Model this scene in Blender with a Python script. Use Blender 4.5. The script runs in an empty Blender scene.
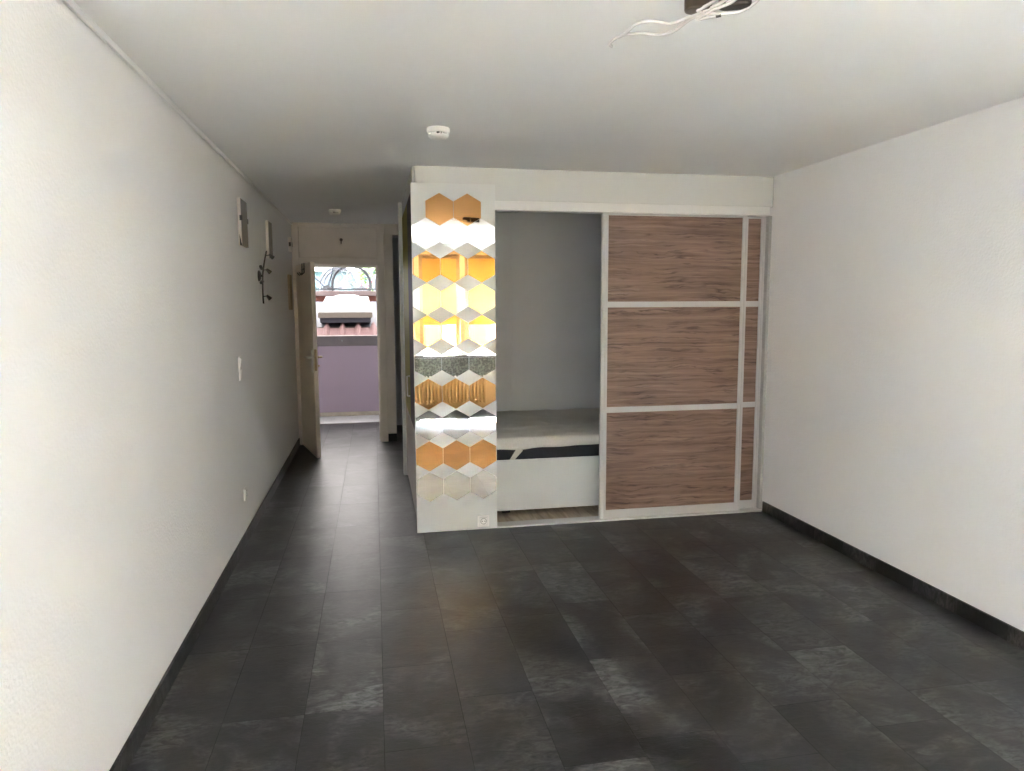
import bpy, bmesh, math, random
from mathutils import Vector, Matrix, noise

random.seed(7)
scn = bpy.context.scene
COL = scn.collection

# ------------------------------------------------------------------ helpers
def tag(o, label=None, cat=None, group=None, kind=None):
    if label: o['label'] = label
    if cat: o['category'] = cat
    if group: o['group'] = group
    if kind: o['kind'] = kind
    return o

def thing(name, label, cat, loc=(0, 0, 0), rz=0.0, group=None):
    o = bpy.data.objects.new(name, None)
    o.empty_display_size = 0.05
    COL.objects.link(o)
    o.location = loc
    o.rotation_euler = (0, 0, rz)
    return tag(o, label, cat, group)

class MB:
    """collects shapes, then links them as one mesh object"""
    def __init__(self):
        self.bm = bmesh.new()
    def box(self, x0, y0, z0, x1, y1, z1, bev=0.0, seg=2):
        r = bmesh.ops.create_cube(self.bm, size=1.0)
        vs = r['verts']
        for v in vs:
            v.co = Vector(((x0 + x1) / 2 + v.co.x * (x1 - x0), (y0 + y1) / 2 + v.co.y * (y1 - y0), (z0 + z1) / 2 + v.co.z * (z1 - z0)))
        if bev > 0:
            es = list({e for v in vs for e in v.link_edges})
            bmesh.ops.bevel(self.bm, geom=es, offset=bev, segments=seg, profile=0.5, affect='EDGES')
        return self
    def prism(self, pts, axis, a, b):
        """extrude a 2-D outline along an axis (0 x, 1 y, 2 z) from a to b"""
        def put(p, t):
            if axis == 0: return Vector((t, p[0], p[1]))
            if axis == 1: return Vector((p[0], t, p[1]))
            return Vector((p[0], p[1], t))
        v0 = [self.bm.verts.new(put(p, a)) for p in pts]
        v1 = [self.bm.verts.new(put(p, b)) for p in pts]
        n = len(pts)
        self.bm.faces.new(v0[::-1]); self.bm.faces.new(v1)
        for i in range(n):
            self.bm.faces.new((v0[i], v0[(i + 1) % n], v1[(i + 1) % n], v1[i]))
        bmesh.ops.recalc_face_normals(self.bm, faces=self.bm.faces[:])
        return self
    def lathe(self, prof, n=32, mat=None, cap=True):
        """profile (r, z) spun about z, placed by mat"""
        mat = mat or Matrix()
        rings = []
        for r, z in prof:
            if r < 1e-6:
                rings.append([self.bm.verts.new(mat @ Vector((0, 0, z)))])
            else:
                rings.append([self.bm.verts.new(mat @ Vector((r * math.cos(2 * math.pi * i / n), r * math.sin(2 * math.pi * i / n), z))) for i in range(n)])
        for a, b in zip(rings[:-1], rings[1:]):
            for i in range(n):
                j = (i + 1) % n
                if len(a) == 1 and len(b) == 1: continue
                if len(a) == 1: self.bm.faces.new((a[0], b[i], b[j]))
                elif len(b) == 1: self.bm.faces.new((a[i], a[j], b[0]))
                else: self.bm.faces.new((a[i], a[j], b[j], b[i]))
        if cap:
            if len(rings[0]) > 1: self.bm.faces.new(rings[0][::-1])
            if len(rings[-1]) > 1: self.bm.faces.new(rings[-1])
        bmesh.ops.recalc_face_normals(self.bm, faces=self.bm.faces[:])
        return self
    def tube(self, pts, r, n=8, smooth_steps=0, closed=False, flat=1.0):
        pts = [Vector(p) for p in pts]
        if smooth_steps:
            pts = spline(pts, smooth_steps, closed)
        rings = []
        N = len(pts)
        prev = None
        for i, p in enumerate(pts):
            if closed: t = pts[(i + 1) % N] - pts[i - 1]
            else: t = pts[min(i + 1, N - 1)] - pts[max(i - 1, 0)]
            t.normalize()
            if prev is None:
                ref = Vector((0, 0, 1)) if abs(t.z) < .9 else Vector((1, 0, 0))
                u = t.cross(ref).normalized()
            else:
                u = (prev - t * prev.dot(t)).normalized()
            prev = u
            w = t.cross(u)
            rings.append([self.bm.verts.new(p + (u * math.cos(2 * math.pi * k / n) + w * flat * math.sin(2 * math.pi * k / n)) * r) for k in range(n)])
        pairs = list(zip(rings[:-1], rings[1:]))
        if closed: pairs.append((rings[-1], rings[0]))
        for a, b in pairs:
            for k in range(n):
                self.bm.faces.new((a[k], a[(k + 1) % n], b[(k + 1) % n], b[k]))
        if not closed:
            self.bm.faces.new(rings[0][::-1]); self.bm.faces.new(rings[-1])
        bmesh.ops.recalc_face_normals(self.bm, faces=self.bm.faces[:])
        return self
    def build(self, name, mat, parent=None, smooth=None, bev=0.0, origin=None):
        me = bpy.data.meshes.new(name)
        if origin is not None:
            bmesh.ops.translate(self.bm, verts=self.bm.verts[:], vec=-Vector(origin))
        self.bm.to_mesh(me); self.bm.free()
        o = bpy.data.objects.new(name, me)
        COL.objects.link(o)
        me.materials.append(mat)
        if origin is not None: o.location = origin
        if parent: o.parent = parent
        if smooth is not None:
            for p in me.polygons: p.use_smooth = True
            try: me.set_sharp_from_angle(angle=math.radians(smooth))
            except Exception: pass
        if bev:
            m = o.modifiers.new('bevel', 'BEVEL'); m.width = bev; m.segments = 2; m.limit_method = 'ANGLE'
        return o

def spline(pts, steps, closed=False):
    out = []
    N = len(pts)
    rng = range(N) if closed else range(N - 1)
    for i in rng:
        p1, p2 = pts[i], pts[(i + 1) % N]
        p0 = pts[i - 1] if (i > 0 or closed) else p1
        p3 = pts[(i + 2) % N] if (i + 2 < N or closed) else p2
        for s in range(steps):
            t = s / steps
            out.append(0.5 * ((2 * p1) + (p2 - p0) * t + (2 * p0 - 5 * p1 + 4 * p2 - p3) * t * t + (3 * p1 - p0 - 3 * p2 + p3) * t ** 3))
    if not closed: out.append(pts[-1])
    return out

def structure(name, mb, mat, label=None, **k):
    o = mb.build(name, mat, **k)
    o['kind'] = 'structure'
    if label: o['label'] = label
    return o

# ------------------------------------------------------------------ materials
class NT:
    def __init__(self, name):
        self.m = bpy.data.materials.new(name)
        self.m.use_nodes = True
        self.t = self.m.node_tree
        self.b = self.t.nodes['Principled BSDF']
    def n(self, kind, **props):
        nd = self.t.nodes.new('ShaderNode' + kind)
        for k, v in props.items(): setattr(nd, k, v)
        return nd
    def l(self, a, b): self.t.links.new(a, b)
    def math(self, op, a, b=None, c=None, clamp=False):
        nd = self.n('Math', operation=op); nd.use_clamp = clamp
        for i, v in enumerate((a, b, c)):
            if v is None: continue
            if isinstance(v, (int, float)): nd.inputs[i].default_value = v
            else: self.l(v, nd.inputs[i])
        return nd.outputs[0]
    def noise(self, vec, scale, detail=4, rough=.55, dist=0.0, w=None):
        nd = self.n('TexNoise')
        nd.inputs['Scale'].default_value = scale
        nd.inputs['Detail'].default_value = detail
        nd.inputs['Roughness'].default_value = rough
        nd.inputs['Distortion'].default_value = dist
        if w is not None:
            nd.noise_dimensions = '4D'; self.l(w, nd.inputs['W'])
        self.l(vec, nd.inputs['Vector'])
        return nd.outputs['Fac']
    def mapping(self, scale=(1, 1, 1), loc=(0, 0, 0), coord='Object'):
        tc = self.n('TexCoord'); mp = self.n('Mapping')
        mp.inputs['Scale'].default_value = scale
        mp.inputs['Location'].default_value = loc
        self.l(tc.outputs[coord], mp.inputs['Vector'])
        return mp.outputs['Vector']
    def ramp(self, fac, stops):
        r = self.n('ValToRGB')
        el = r.color_ramp.elements
        while len(el) < len(stops): el.new(.5)
        for e, (p, c) in zip(el, stops):
            e.position = p; e.color = (*c, 1)
        self.l(fac, r.inputs['Fac'])
        return r.outputs['Color']
    def mix(self, fac, a, b):
        nd = self.n('Mix', data_type='RGBA')
        for sock, v in ((nd.inputs[0], fac), (nd.inputs[6], a), (nd.inputs[7], b)):
            if isinstance(v, (int, float)): sock.default_value = v
            elif isinstance(v, tuple): sock.default_value = (*v, 1)
            else: self.l(v, sock)
        return nd.outputs[2]
    def bump(self, h, strength, dist):
        b = self.n('Bump'); b.inputs['Strength'].default_value = strength; b.inputs['Distance'].default_value = dist
        self.l(h, b.inputs['Height'])
        self.l(b.outputs['Normal'], self.b.inputs['Normal'])
    def set(self, **k):
        for key, v in k.items():
            s = self.b.inputs[key.replace('_', ' ')]
            if isinstance(v, tuple): s.default_value = (*v, 1)
            elif isinstance(v, (int, float)): s.default_value = v
            else: self.l(v, s)
        return self

def plain(name, col, rough=.5, metal=0.0, var=.06, scale=30, bump=0.0, coat=0.0, spec=.5):
    """solid paint, metal or plastic with a faint procedural mottling"""
    t = NT(name)
    v = t.mapping()
    f = t.noise(v, scale, 3)
    c = t.ramp(f, [(.3, tuple(x * (1 - var) for x in col)), (.7, tuple(min(1, x * (1 + var)) for x in col))])
    t.set(Base_Color=c, Roughness=rough, Metallic=metal, Specular_IOR_Level=spec)
    if coat: t.set(Coat_Weight=coat, Coat_Roughness=.06)
    if bump: t.bump(f, .4, bump)
    return t.m

def plaster(name, col, grain, strength):
    t = NT(name)
    v = t.mapping()
    big = t.noise(v, 1.3, 3)
    fine = t.noise(v, grain, 3, .6)
    vor = t.n('TexVoronoi'); vor.inputs['Scale'].default_value = grain * .8; t.l(v, vor.inputs['Vector'])
    c = t.ramp(big, [(.3, tuple(x * .97 for x in col)), (.7, col)])
    t.set(Base_Color=c, Roughness=.9, Specular_IOR_Level=.2)
    h = t.math('ADD', fine, t.math('MULTIPLY', vor.outputs['Distance'], .5))
    t.bump(h, strength, .004)
    return t.m

def slate(name, tiles=True):
    t = NT(name)
    tc = t.n('TexCoord'); sx = t.n('SeparateXYZ'); t.l(tc.outputs['Object'], sx.inputs[0])
    X, Y = sx.outputs['X'], sx.outputs['Y']
    if not tiles: X, Y = Y, X
    u = t.math('DIVIDE', t.math('ADD', X, .003), .302)
    ci = t.math('FLOOR', u)
    wn = t.n('TexWhiteNoise', noise_dimensions='1D'); t.l(ci, wn.inputs['W'])
    v = t.math('ADD', t.math('DIVIDE', t.math('SUBTRACT', Y, 3.334), .604), t.math('MULTIPLY', t.math('FLOOR', t.math('MULTIPLY', wn.outputs['Value'], 6.0)), 1 / 6.0))
    ri = t.math('FLOOR', v)
    cid = t.math('ADD', t.math('MULTIPLY', ci, 17.31), t.math('MULTIPLY', ri, 5.77))
    w2 = t.n('TexWhiteNoise', noise_dimensions='1D'); t.l(cid, w2.inputs['W'])
    rnd = w2.outputs['Value']
    fu = t.math('FRACT', u); fv = t.math('FRACT', v)
    du = t.math('MULTIPLY', t.math('MINIMUM', fu, t.math('SUBTRACT', 1.0, fu)), .302)
    dv = t.math('MULTIPLY', t.math('MINIMUM', fv, t.math('SUBTRACT', 1.0, fv)), .604)
    d = t.math('MINIMUM', du, dv)
    seam = t.math('LESS_THAN', d, .0012)
    rw = t.math('MULTIPLY', rnd, 40.0)
    vec = tc.outputs['Object']
    cloud = t.noise(vec, 3.2, 8, .62, .6, rw)
    patch = t.noise(vec, 1.9, 5, .6, .9, t.math('ADD', rw, 7.0))
    mp = t.n('Mapping'); mp.inputs['Rotation'].default_value = (0, 0, .5); mp.inputs['Scale'].default_value = (14, 30, 14); t.l(vec, mp.inputs['Vector'])
    streak = t.noise(mp.outputs['Vector'], 1.0, 7, .7, 1.2, rw)
    base = t.ramp(cloud, [(.30, (.0040, .0041, .0047)), (.48, (.0105, .0106, .0115)), (.70, (.030, .0303, .031))])
    light = t.math('MULTIPLY', t.math('SMOOTH_MIN', t.math('MULTIPLY', t.math('SUBTRACT', patch, .47), 6.0, clamp=True), 1.0, .1), t.math('MULTIPLY', t.math('SUBTRACT', streak, .40), 4.5, clamp=True), clamp=True)
    c1 = t.mix(t.math('MULTIPLY', light, .88), base, (.150, .152, .154))
    tint = t.math('ADD', .52, t.math('MULTIPLY', rnd, .62))
    vm = t.n('VectorMath', operation='SCALE'); t.l(c1, vm.inputs[0]); t.l(tint, vm.inputs['Scale'])
    c2 = t.mix(t.math('MULTIPLY', t.math('MULTIPLY', seam, .55 if tiles else 0.0), t.math('MULTIPLY', t.math('SUBTRACT', t.noise(vec, 1.4, 3), .42), 5.0, clamp=True)), vm.outputs[0], (.075, .075, .075))
    t.set(Base_Color=c2, Specular_IOR_Level=t.math('SUBTRACT', .5, t.math('MULTIPLY', seam, .34 if tiles else 0.0)))
    ro = t.math('ADD', t.math('ADD', .30, t.math('MULTIPLY', streak, .20)), t.math('MULTIPLY', seam, .22 if tiles else 0.0))
    t.set(Roughness=ro)
    h = t.math('ADD', t.math('MULTIPLY', streak, .7), t.math('MULTIPLY', cloud, .8))
    h = t.math('SUBTRACT', h, t.math('MULTIPLY', seam, .6))
    t.bump(h, .45, .005)
    return t.m

def zebrano(name):
    t = NT(name)
    oi = t.n('ObjectInfo')
    off = t.n('CombineXYZ'); t.l(t.math('MULTIPLY', oi.outputs['Random'], 9.0), off.inputs['X'])
    def shifted(scale):
        ad = t.n('VectorMath', operation='ADD'); t.l(t.mapping(scale), ad.inputs[0]); t.l(off.outputs[0], ad.inputs[1])
        return ad.outputs[0]
    warp = t.noise(shifted((2.6, 1, 9)), 1.0, 4, .55)
    def warped(scale, amt):
        cx = t.n('CombineXYZ'); t.l(t.math('MULTIPLY', warp, amt), cx.inputs['Z'])
        ad = t.n('VectorMath', operation='ADD'); t.l(shifted(scale), ad.inputs[0]); t.l(cx.outputs[0], ad.inputs[1])
        return ad.outputs[0]
    body = t.noise(warped((1.1, 1, 30), 1.6), 1.0, 5, .65)
    fine = t.noise(warped((2.2, 1, 110), 3.0), 1.0, 3, .6)
    vein = t.noise(warped((1.7, 1, 36), 3.4), 1.0, 3, .5)
    band = t.noise(shifted((.8, 1, 5)), 1.0, 2)
    c = t.ramp(t.math('ADD', t.math('MULTIPLY', body, .7), t.math('MULTIPLY', fine, .3)),
               [(.34, (.095, .052, .040)), (.45, (.195, .122, .096)), (.55, (.265, .175, .142)), (.66, (.34, .245, .205))])
    hue = t.mix(t.math('MULTIPLY', t.math('SUBTRACT', band, .35), 1.6, clamp=True), c, (.215, .150, .105))
    hue2 = t.mix(.65, hue, c)
    ln = t.math('ABSOLUTE', t.math('SUBTRACT', vein, .44))
    mask = t.math('MULTIPLY', t.math('SUBTRACT', 1.0, t.math('MULTIPLY', ln, 22.0), clamp=True), t.math('MULTIPLY', t.math('SUBTRACT', t.noise(shifted((3.5, 1, 7)), 1.0, 2), .40), 6.0, clamp=True), clamp=True)
    c3 = t.mix(t.math('MULTIPLY', mask, .85), hue2, (.055, .030, .022))
    t.set(Base_Color=c3, Roughness=.45)
    return t.m

def laminate(name):
    t = NT(name)
    v = t.mapping((30, 3, 3))
    f = t.noise(v, 1.0, 5, .6, .4)
    c = t.ramp(f, [(.35, (.27, .22, .17)), (.65, (.50, .43, .35))])
    t.set(Base_Color=c, Roughness=.5)
    return t.m

def granite(name):
    t = NT(name)
    v = t.mapping()
    vo = t.n('TexVoronoi'); vo.inputs['Scale'].default_value = 38; t.l(v, vo.inputs['Vector'])
    f = t.math('ADD', t.math('MULTIPLY', t.noise(v, 14, 5), .6), t.math('MULTIPLY', vo.outputs['Distance'], .6))
    c = t.ramp(f, [(.3, (.05, .05, .04)), (.55, (.12, .12, .095)), (.8, (.28, .28, .23))])
    t.set(Base_Color=c, Roughness=.35)
    return t.m

def mirror(name, col):
    t = NT(name)
    f = t.noise(t.mapping(), 3, 2)
    c = t.ramp(f, [(.2, tuple(x * .985 for x in col)), (.8, col)])
    t.set(Base_Color=c, Metallic=1.0, Roughness=.015)
    return t.m

def glass(name):
    m = bpy.data.materials.new(name); m.use_nodes = True
    nt = m.node_tree; nt.nodes.clear()
    out = nt.nodes.new('ShaderNodeOutputMaterial'); mx = nt.nodes.new('ShaderNodeMixShader')
    tr = nt.nodes.new('ShaderNodeBsdfTransparent'); tr.inputs[0].default_value = (.96, .98, .97, 1)
    gl = nt.nodes.new('ShaderNodeBsdfGlossy'); gl.inputs['Roughness'].default_value = .01
    ge = nt.nodes.new('ShaderNodeNewGeometry'); dt = nt.nodes.new('ShaderNodeVectorMath'); dt.operation = 'DOT_PRODUCT'
    nt.links.new(ge.outputs['Normal'], dt.inputs[0]); nt.links.new(ge.outputs['Incoming'], dt.inputs[1])
    last = dt.outputs['Value']
    for op, v in (('ABSOLUTE', None), ('SUBTRACT', 1.0), ('POWER', 5.0), ('MULTIPLY_ADD', .93)):
        fr = nt.nodes.new('ShaderNodeMath'); fr.operation = op
        if op == 'SUBTRACT': fr.inputs[0].default_value = v; nt.links.new(last, fr.inputs[1])
        else:
            nt.links.new(last, fr.inputs[0])
            if v: fr.inputs[1].default_value = v
        if op == 'MULTIPLY_ADD': fr.inputs[2].default_value = .04
        last = fr.outputs[0]
    nt.links.new(fr.outputs[0], mx.inputs[0]); nt.links.new(tr.outputs[0], mx.inputs[1]); nt.links.new(gl.outputs[0], mx.inputs[2])
    nt.links.new(mx.outputs[0], out.inputs[0])
    return m

def fabric_translucent(name, col, tcol):
    t = NT(name)
    nt = t.t
    w = t.n('TexWave'); w.inputs['Scale'].default_value = 160; t.l(t.mapping(), w.inputs['Vector'])
    c = t.ramp(w.outputs['Fac'], [(0, tuple(x * .94 for x in tcol)), (1, tcol)])
    d = t.n('BsdfDiffuse'); d.inputs[0].default_value = (*col, 1)
    tl = t.n('BsdfTranslucent'); t.l(c, tl.inputs[0])
    mx = t.n('MixShader'); mx.inputs[0].default_value = .6
    t.l(d.outputs[0], mx.inputs[1]); t.l(tl.outputs[0], mx.inputs[2])
    t.l(mx.outputs[0], nt.nodes['Material Output'].inputs[0])
    return t.m

M = {
    'wall': plaster('wall_plaster', (.865, .87, .88), 95, .42),
    'ceil': plaster('ceiling_paint', (.885, .90, .91), 160, .10),
    'hallwood': plain('hall_frame_paint', (.62, .585, .535), .5, scale=4),
    'door': plain('door_leaf_paint', (.80, .73, .63), .42, scale=3),
    'floor': slate('slate_tile'),
    'skirt': slate('slate_skirting', False),
    'white': plain('white_lacquer', (.665, .69, .69), .38, var=.015, scale=4),
    'header': plain('cream_board', (.62, .635, .63), .5, var=.015, scale=4),
    'alu': plain('light_aluminium_paint', (.52, .525, .53), .38, var=.02, scale=8),
    'track': plain('white_track_paint', (.72, .725, .725), .35, var=.01, scale=8),
    'alud': plain('grey_aluminium', (.42, .43, .44), .4, var=.03, scale=8),
    'wood': zebrano('zebrano_laminate'),
    'lam': laminate('niche_laminate'),
    'niche': plain('niche_grey_white_board', (.47, .50, .53), .55, var=.02, scale=3),
    'bedbox': plain('bed_white_board', (.58, .61, .62), .5, var=.015, scale=4),
    'mattress': plain('dark_mattress_cloth', (.012, .014, .022), .85, var=.3, scale=220, bump=.0006),
    'cover': plain('off_white_protector_cloth', (.55, .54, .515), .92, var=.04, scale=60, bump=.001),
    'silver': mirror('silver_mirror', (.86, .86, .86)),
    'bronze': mirror('bronze_mirror', (.84, .46, .185)),
    'brownglass': plain('dark_brown_gloss', (.060, .045, .05), .55, var=.05, scale=3, spec=.12),
    'olive': plain('olive_yellow_gloss', (.24, .22, .03), .55, var=.05, scale=3, spec=.12),
    'reflected': plain('grey_brown_gloss', (.27, .235, .20), .4, var=.06, scale=5, spec=.3),
    'plastic': plain('white_plastic', (.86, .86, .85), .35, var=.01, scale=20),
    'plastgrey': plain('grey_plastic', (.42, .42, .42), .4, var=.02, scale=20),
    'black': plain('black_plastic', (.012, .012, .012), .45, var=.1),
    'lightglass': plain('grey_glass_cover', (.36, .335, .31), .25, var=.08, scale=12),
    'lightbody': plain('warm_white_metal', (.80, .765, .73), .45, var=.02),
    'darkmetal': plain('dark_chrome', (.045, .042, .04), .4, .6, var=.2),
    'chrome': plain('satin_nickel', (.66, .63, .58), .28, 1.0, var=.03),
    'brass': plain('aged_brass', (.34, .25, .13), .35, 1.0, var=.08),
    'brownmetal': plain('dark_brown_lacquer', (.046, .033, .028), .35, var=.12, scale=60),
    'cable': plain('white_cable', (.62, .61, .62), .45, var=.02),
    'beige': plain('beige_board', (.40, .335, .25), .6, var=.05),
    'lilac': plaster('lilac_render', (.31, .25, .31), 60, .15),
    'concrete': plain('pale_concrete', (.62, .62, .62), .8, var=.08, scale=9, bump=.001),
    'stone': plain('beige_stone', (.36, .32, .26), .8, var=.12, scale=14),
    'darkrail': plain('grey_brown_handrail', (.115, .10, .105), .6, var=.12, scale=9),
    'tile': plain('pink_clay_tile', (.135, .074, .074), .75, var=.12, scale=16, bump=.001),
    'tiledark': plain('tile_gap_shade', (.03, .022, .02), .9),
    'lead': plain('lead_flashing', (.034, .036, .048), .55, var=.08, scale=6),
    'domewhite': plain('white_dome_plastic', (.20, .20, .20), .35, var=.02),
    'domeframe': plain('beige_frame_plastic', (.17, .15, .12), .5, var=.04),
    'terracotta': plain('terracotta_render', (.115, .035, .024), .85, var=.12, scale=8),
    'pinkboard': plain('pink_grey_board', (.095, .066, .062), .7, var=.08),
    'teal': plaster('pale_teal_render', (.020, .034, .034), 20, .2),
    'tyre': plain('black_tyre', (.012, .013, .016), .7, var=.1),
    'tyrewhite': plain('cream_tyre', (.10, .11, .125), .7, var=.04),
    'spoke': plain('dull_grey_metal', (.030, .032, .036), .5, var=.05),
    'steel': plain('bright_steel', (.20, .21, .23), .3, 1.0, var=.03),
    'framegrey': plain('silver_frame_paint', (.10, .115, .14), .35, var=.03),
    'framedark': plain('navy_frame_paint', (.02, .026, .04), .35, var=.05),
    'framered': plain('red_frame_paint', (.17, .012, .03), .35, var=.05),
    'winframe': plain('window_frame_paint', (.36, .32, .29), .4, var=.02),
    'glass': glass('window_glass'),
    'blind': fabric_translucent('yellow_blind_cloth', (.85, .63, .20), (.36, .31, .205)),
    'sillstone': plain('pale_sill_stone', (.20, .19, .18), .4, var=.08, scale=40),
    'radiator': plain('radiator_enamel', (.74, .72, .68), .35, var=.02),
    'granite': granite('speckled_granite'),
    'houseyellow': plaster('yellow_render', (.10, .074, .022), 12, .2),
    'housepink': plaster('pale_pink_render', (.060, .046, .041), 12, .2),
    'housebrown': plain('brown_shutter_paint', (.20, .10, .07), .6),
    'paving': plain('bounce_paving', (.20, .20, .20), .8, var=.1, scale=9),
    'ground': plain('street_asphalt', (.03, .03, .03), .9, var=.2, scale=3),
    'leaf': plain('bush_leaf', (.045, .085, .008), .6, var=.35, scale=20),
    'gap': plain('matt_black', (.02, .02, .02), .9),
}

# ------------------------------------------------------------------ camera
F, YAW, PIT, ROL, ZC = 716.298, 0.188749, 0.111398, -0.004374, 1.57724
cy, sy = math.cos(YAW), math.sin(YAW)
fw = Vector((sy * math.cos(PIT), cy * math.cos(PIT), -math.sin(PIT)))
rt = Vector((cy, -sy, 0)); up = rt.cross(fw)
r2 = math.cos(ROL) * rt + math.sin(ROL) * up
u2 = -math.sin(ROL) * rt + math.cos(ROL) * up
cd = bpy.data.cameras.new('camera'); cam = bpy.data.objects.new('camera', cd); COL.objects.link(cam)
mw = Matrix((( r2.x, u2.x, -fw.x, 0), (r2.y, u2.y, -fw.y, 0), (r2.z, u2.z, -fw.z, ZC), (0, 0, 0, 1)))
cam.matrix_world = mw
cd.sensor_width = 36; cd.lens = F * 36 / 1024; cd.clip_start = .02; cd.clip_end = 200
scn.camera = cam

# ------------------------------------------------------------------ room shell
XL, XR, H = -0.8817, 2.8907, 2.5
YB, YE = -1.0, 8.4                 # window wall behind the camera, hall end wall
structure('floor', MB().box(-1.1, -1.3, -.12, 3.1, 9.80, 0), M['floor'])
structure('ceiling', MB().box(-1.1, -1.3, H, 3.1, 8.56, H + .14), M['ceil'])
structure('wall_left', MB().box(XL - .16, -1.3, 0, XL, 8.56, H), M['wall'])
structure('wall_right', MB().box(XR, -1.3, 0, XR + .16, 8.56, H), M['wall'])
structure('wall_partition', MB().box(.290, 6.26, 0, XR, 6.64, H), M['wall'])
def wall_holes(mb, xs0, xs1, z0, z1, y0, y1, holes):
    xs = sorted({xs0, xs1, *[h[0] for h in holes], *[h[1] for h in holes]})
    zs = sorted({z0, z1, *[h[2] for h in holes], *[h[3] for h in holes]})
    for i in range(len(xs) - 1):
        for j in range(len(zs) - 1):
            cx, cz = (xs[i] + xs[i + 1]) / 2, (zs[j] + zs[j + 1]) / 2
            if any(h[0] < cx < h[1] and h[2] < cz < h[3] for h in holes): continue
            mb.box(xs[i], y0, zs[j], xs[i + 1], y1, zs[j + 1])
    return mb
structure('wall_end', wall_holes(MB(), .128, XR, 0, H, YE, YE + .15, [(.226, 1.02, 0, 2.38)]), M['hallwood'])
structure('wall_closet', MB().box(.16, YE + .15, 0, .20, 9.60, 2.455).box(.20, 9.54, 0, 1.20, 9.60, 2.455).box(1.20, YE + .15, 0, 1.26, 9.60, 2.455), M['niche'], 'walls of the dark side room')
structure('baseboard_left', MB().box(XL, YB, 0, XL + .012, YE - .02, .084, .002), M['skirt'])
structure('baseboard_right', MB().box(XR - .012, YB, 0, XR, 4.89, .080, .002), M['skirt'])
structure('baseboard_end', MB().box(.128, YE - .012, 0, .226, YE, .090, .002), M['gap'])
structure('trim_1', MB().box(XL + .003, YB, H - .028, XL + .016, YE - .01, H - .005, .003), M['wall'], 'thin white cable duct along the top of the left wall')

# window wall with openings
PANES = [(-.637, -.157), (.045, .525), (.727, 1.207), (1.409, 1.889), (2.091, 2.571)]
holes = [(a - .065, b + .065, .84, 2.337) for a, b in PANES]
structure('wall_window', wall_holes(MB(), XL, XR, 0, H, YB - .25, YB, holes), M['wall'])
structure('trim_2', MB().box(XL + .02, YB, .50, XR - .02, YB + .02, .795, .002), M['granite'], 'speckled stone band under the window sill')
for i, (a, b) in enumerate(PANES):
    w = thing('window_%d' % (i + 1), None, None, ((a + b) / 2, YB - .10, .84))
    w['kind'] = 'structure'
    cx = (a + b) / 2
    mb = MB()
    for x0, x1, z0, z1 in ((a - .064, a, 0, 1.496), (b, b + .064, 0, 1.496), (a, b, 0, .06), (a, b, 1.41, 1.496)):
        mb.box(x0 - cx, -.04, z0, x1 - cx, .03, z1, .004)
    mb.build('window_frame', M['winframe'], w)
    MB().box(a - cx, -.012, .06, b - cx, -.006, 1.41).build('pane', M['glass'], w)
    if i in (1, 4):                     # unseen blinds added here to cut daylight on the near left wall
        MB().box(a - .012 - cx, .058, .08, b + .012 - cx, .060, 1.44).build('added_blind', M['blind'], w)
    MB().tube([(a - .03 - cx, .03, .66), (a - .03 - cx, .06, .66), (a - .03 - cx, .06, .56)], .008, 8).build('window_handle', M['chrome'], w, 40)
structure('window_sill', MB().box(XL + .01, YB - .03, .80, XR - .01, YB + .030, .838, .004), M['sillstone'])

def roller_blind(a, b, label, low=1.29):
    t = thing('roller_blind', label, 'blind', ((a + b) / 2, YB - .03, low), group=None)
    L = 2.29 - low
    hw = (b - a) / 2 + .012
    MB().box(-hw, -.012, .012, hw, -.010, L - .015).build('blind_cloth', M['blind'], t)
    MB().tube([(-hw, -.011, L), (hw, -.011, L)], .018, 12).build('roller_tube', M['winframe'], t, 40)
    MB().box(-hw, -.018, 0, hw, -.004, .014, .003).build('bottom_bar', M['winframe'], t)
    t['group'] = 'yellow roller blinds'
for i, where in ((2, 'mirrored at the left of the hexagon tiles'), (3, 'mirrored at the right of the hexagon tiles')):
    roller_blind(*PANES[i], 'yellow roller blind on the window ' + where)

rad = thing('column_radiator', 'white column radiator under the windows, mirrored in the bronze hexagons', 'radiator', (.72, YB + .105, 0))
for k in range(33):
    x = -.84 + k * .054
    MB().box(x - .012, -.070, .12, x + .012, .070, .53, .009, 3).build('radiator_column', M['radiator'], rad, 50)
mb = MB()
for z in (.155, .495): mb.tube([(-.86, 0, z), (.905, 0, z)], .017, 12)
mb.build('header_pipe', M['radiator'], rad, 40)
for x in (-.7, .75): MB().box(x - .012, -.03, 0, x + .012, .03, .14, .003).build('foot', M['radiator'], rad)

structure('ceiling_sky_block', MB().box(-4, -2.42, H + .13, 6, YB - .25, H + .30), M['concrete'], 'added slab that cuts off the high sky above the windows')  # unseen overhang added to keep steep sky light out of the room
structure('floor_bounce', MB().box(-3, -3.2, -.12, 5, YB - .26, -.03), M['paving'], 'added sunlit floor that bounces light through the windows')  # unseen pale floor added to throw sunlight up onto the ceiling

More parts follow.
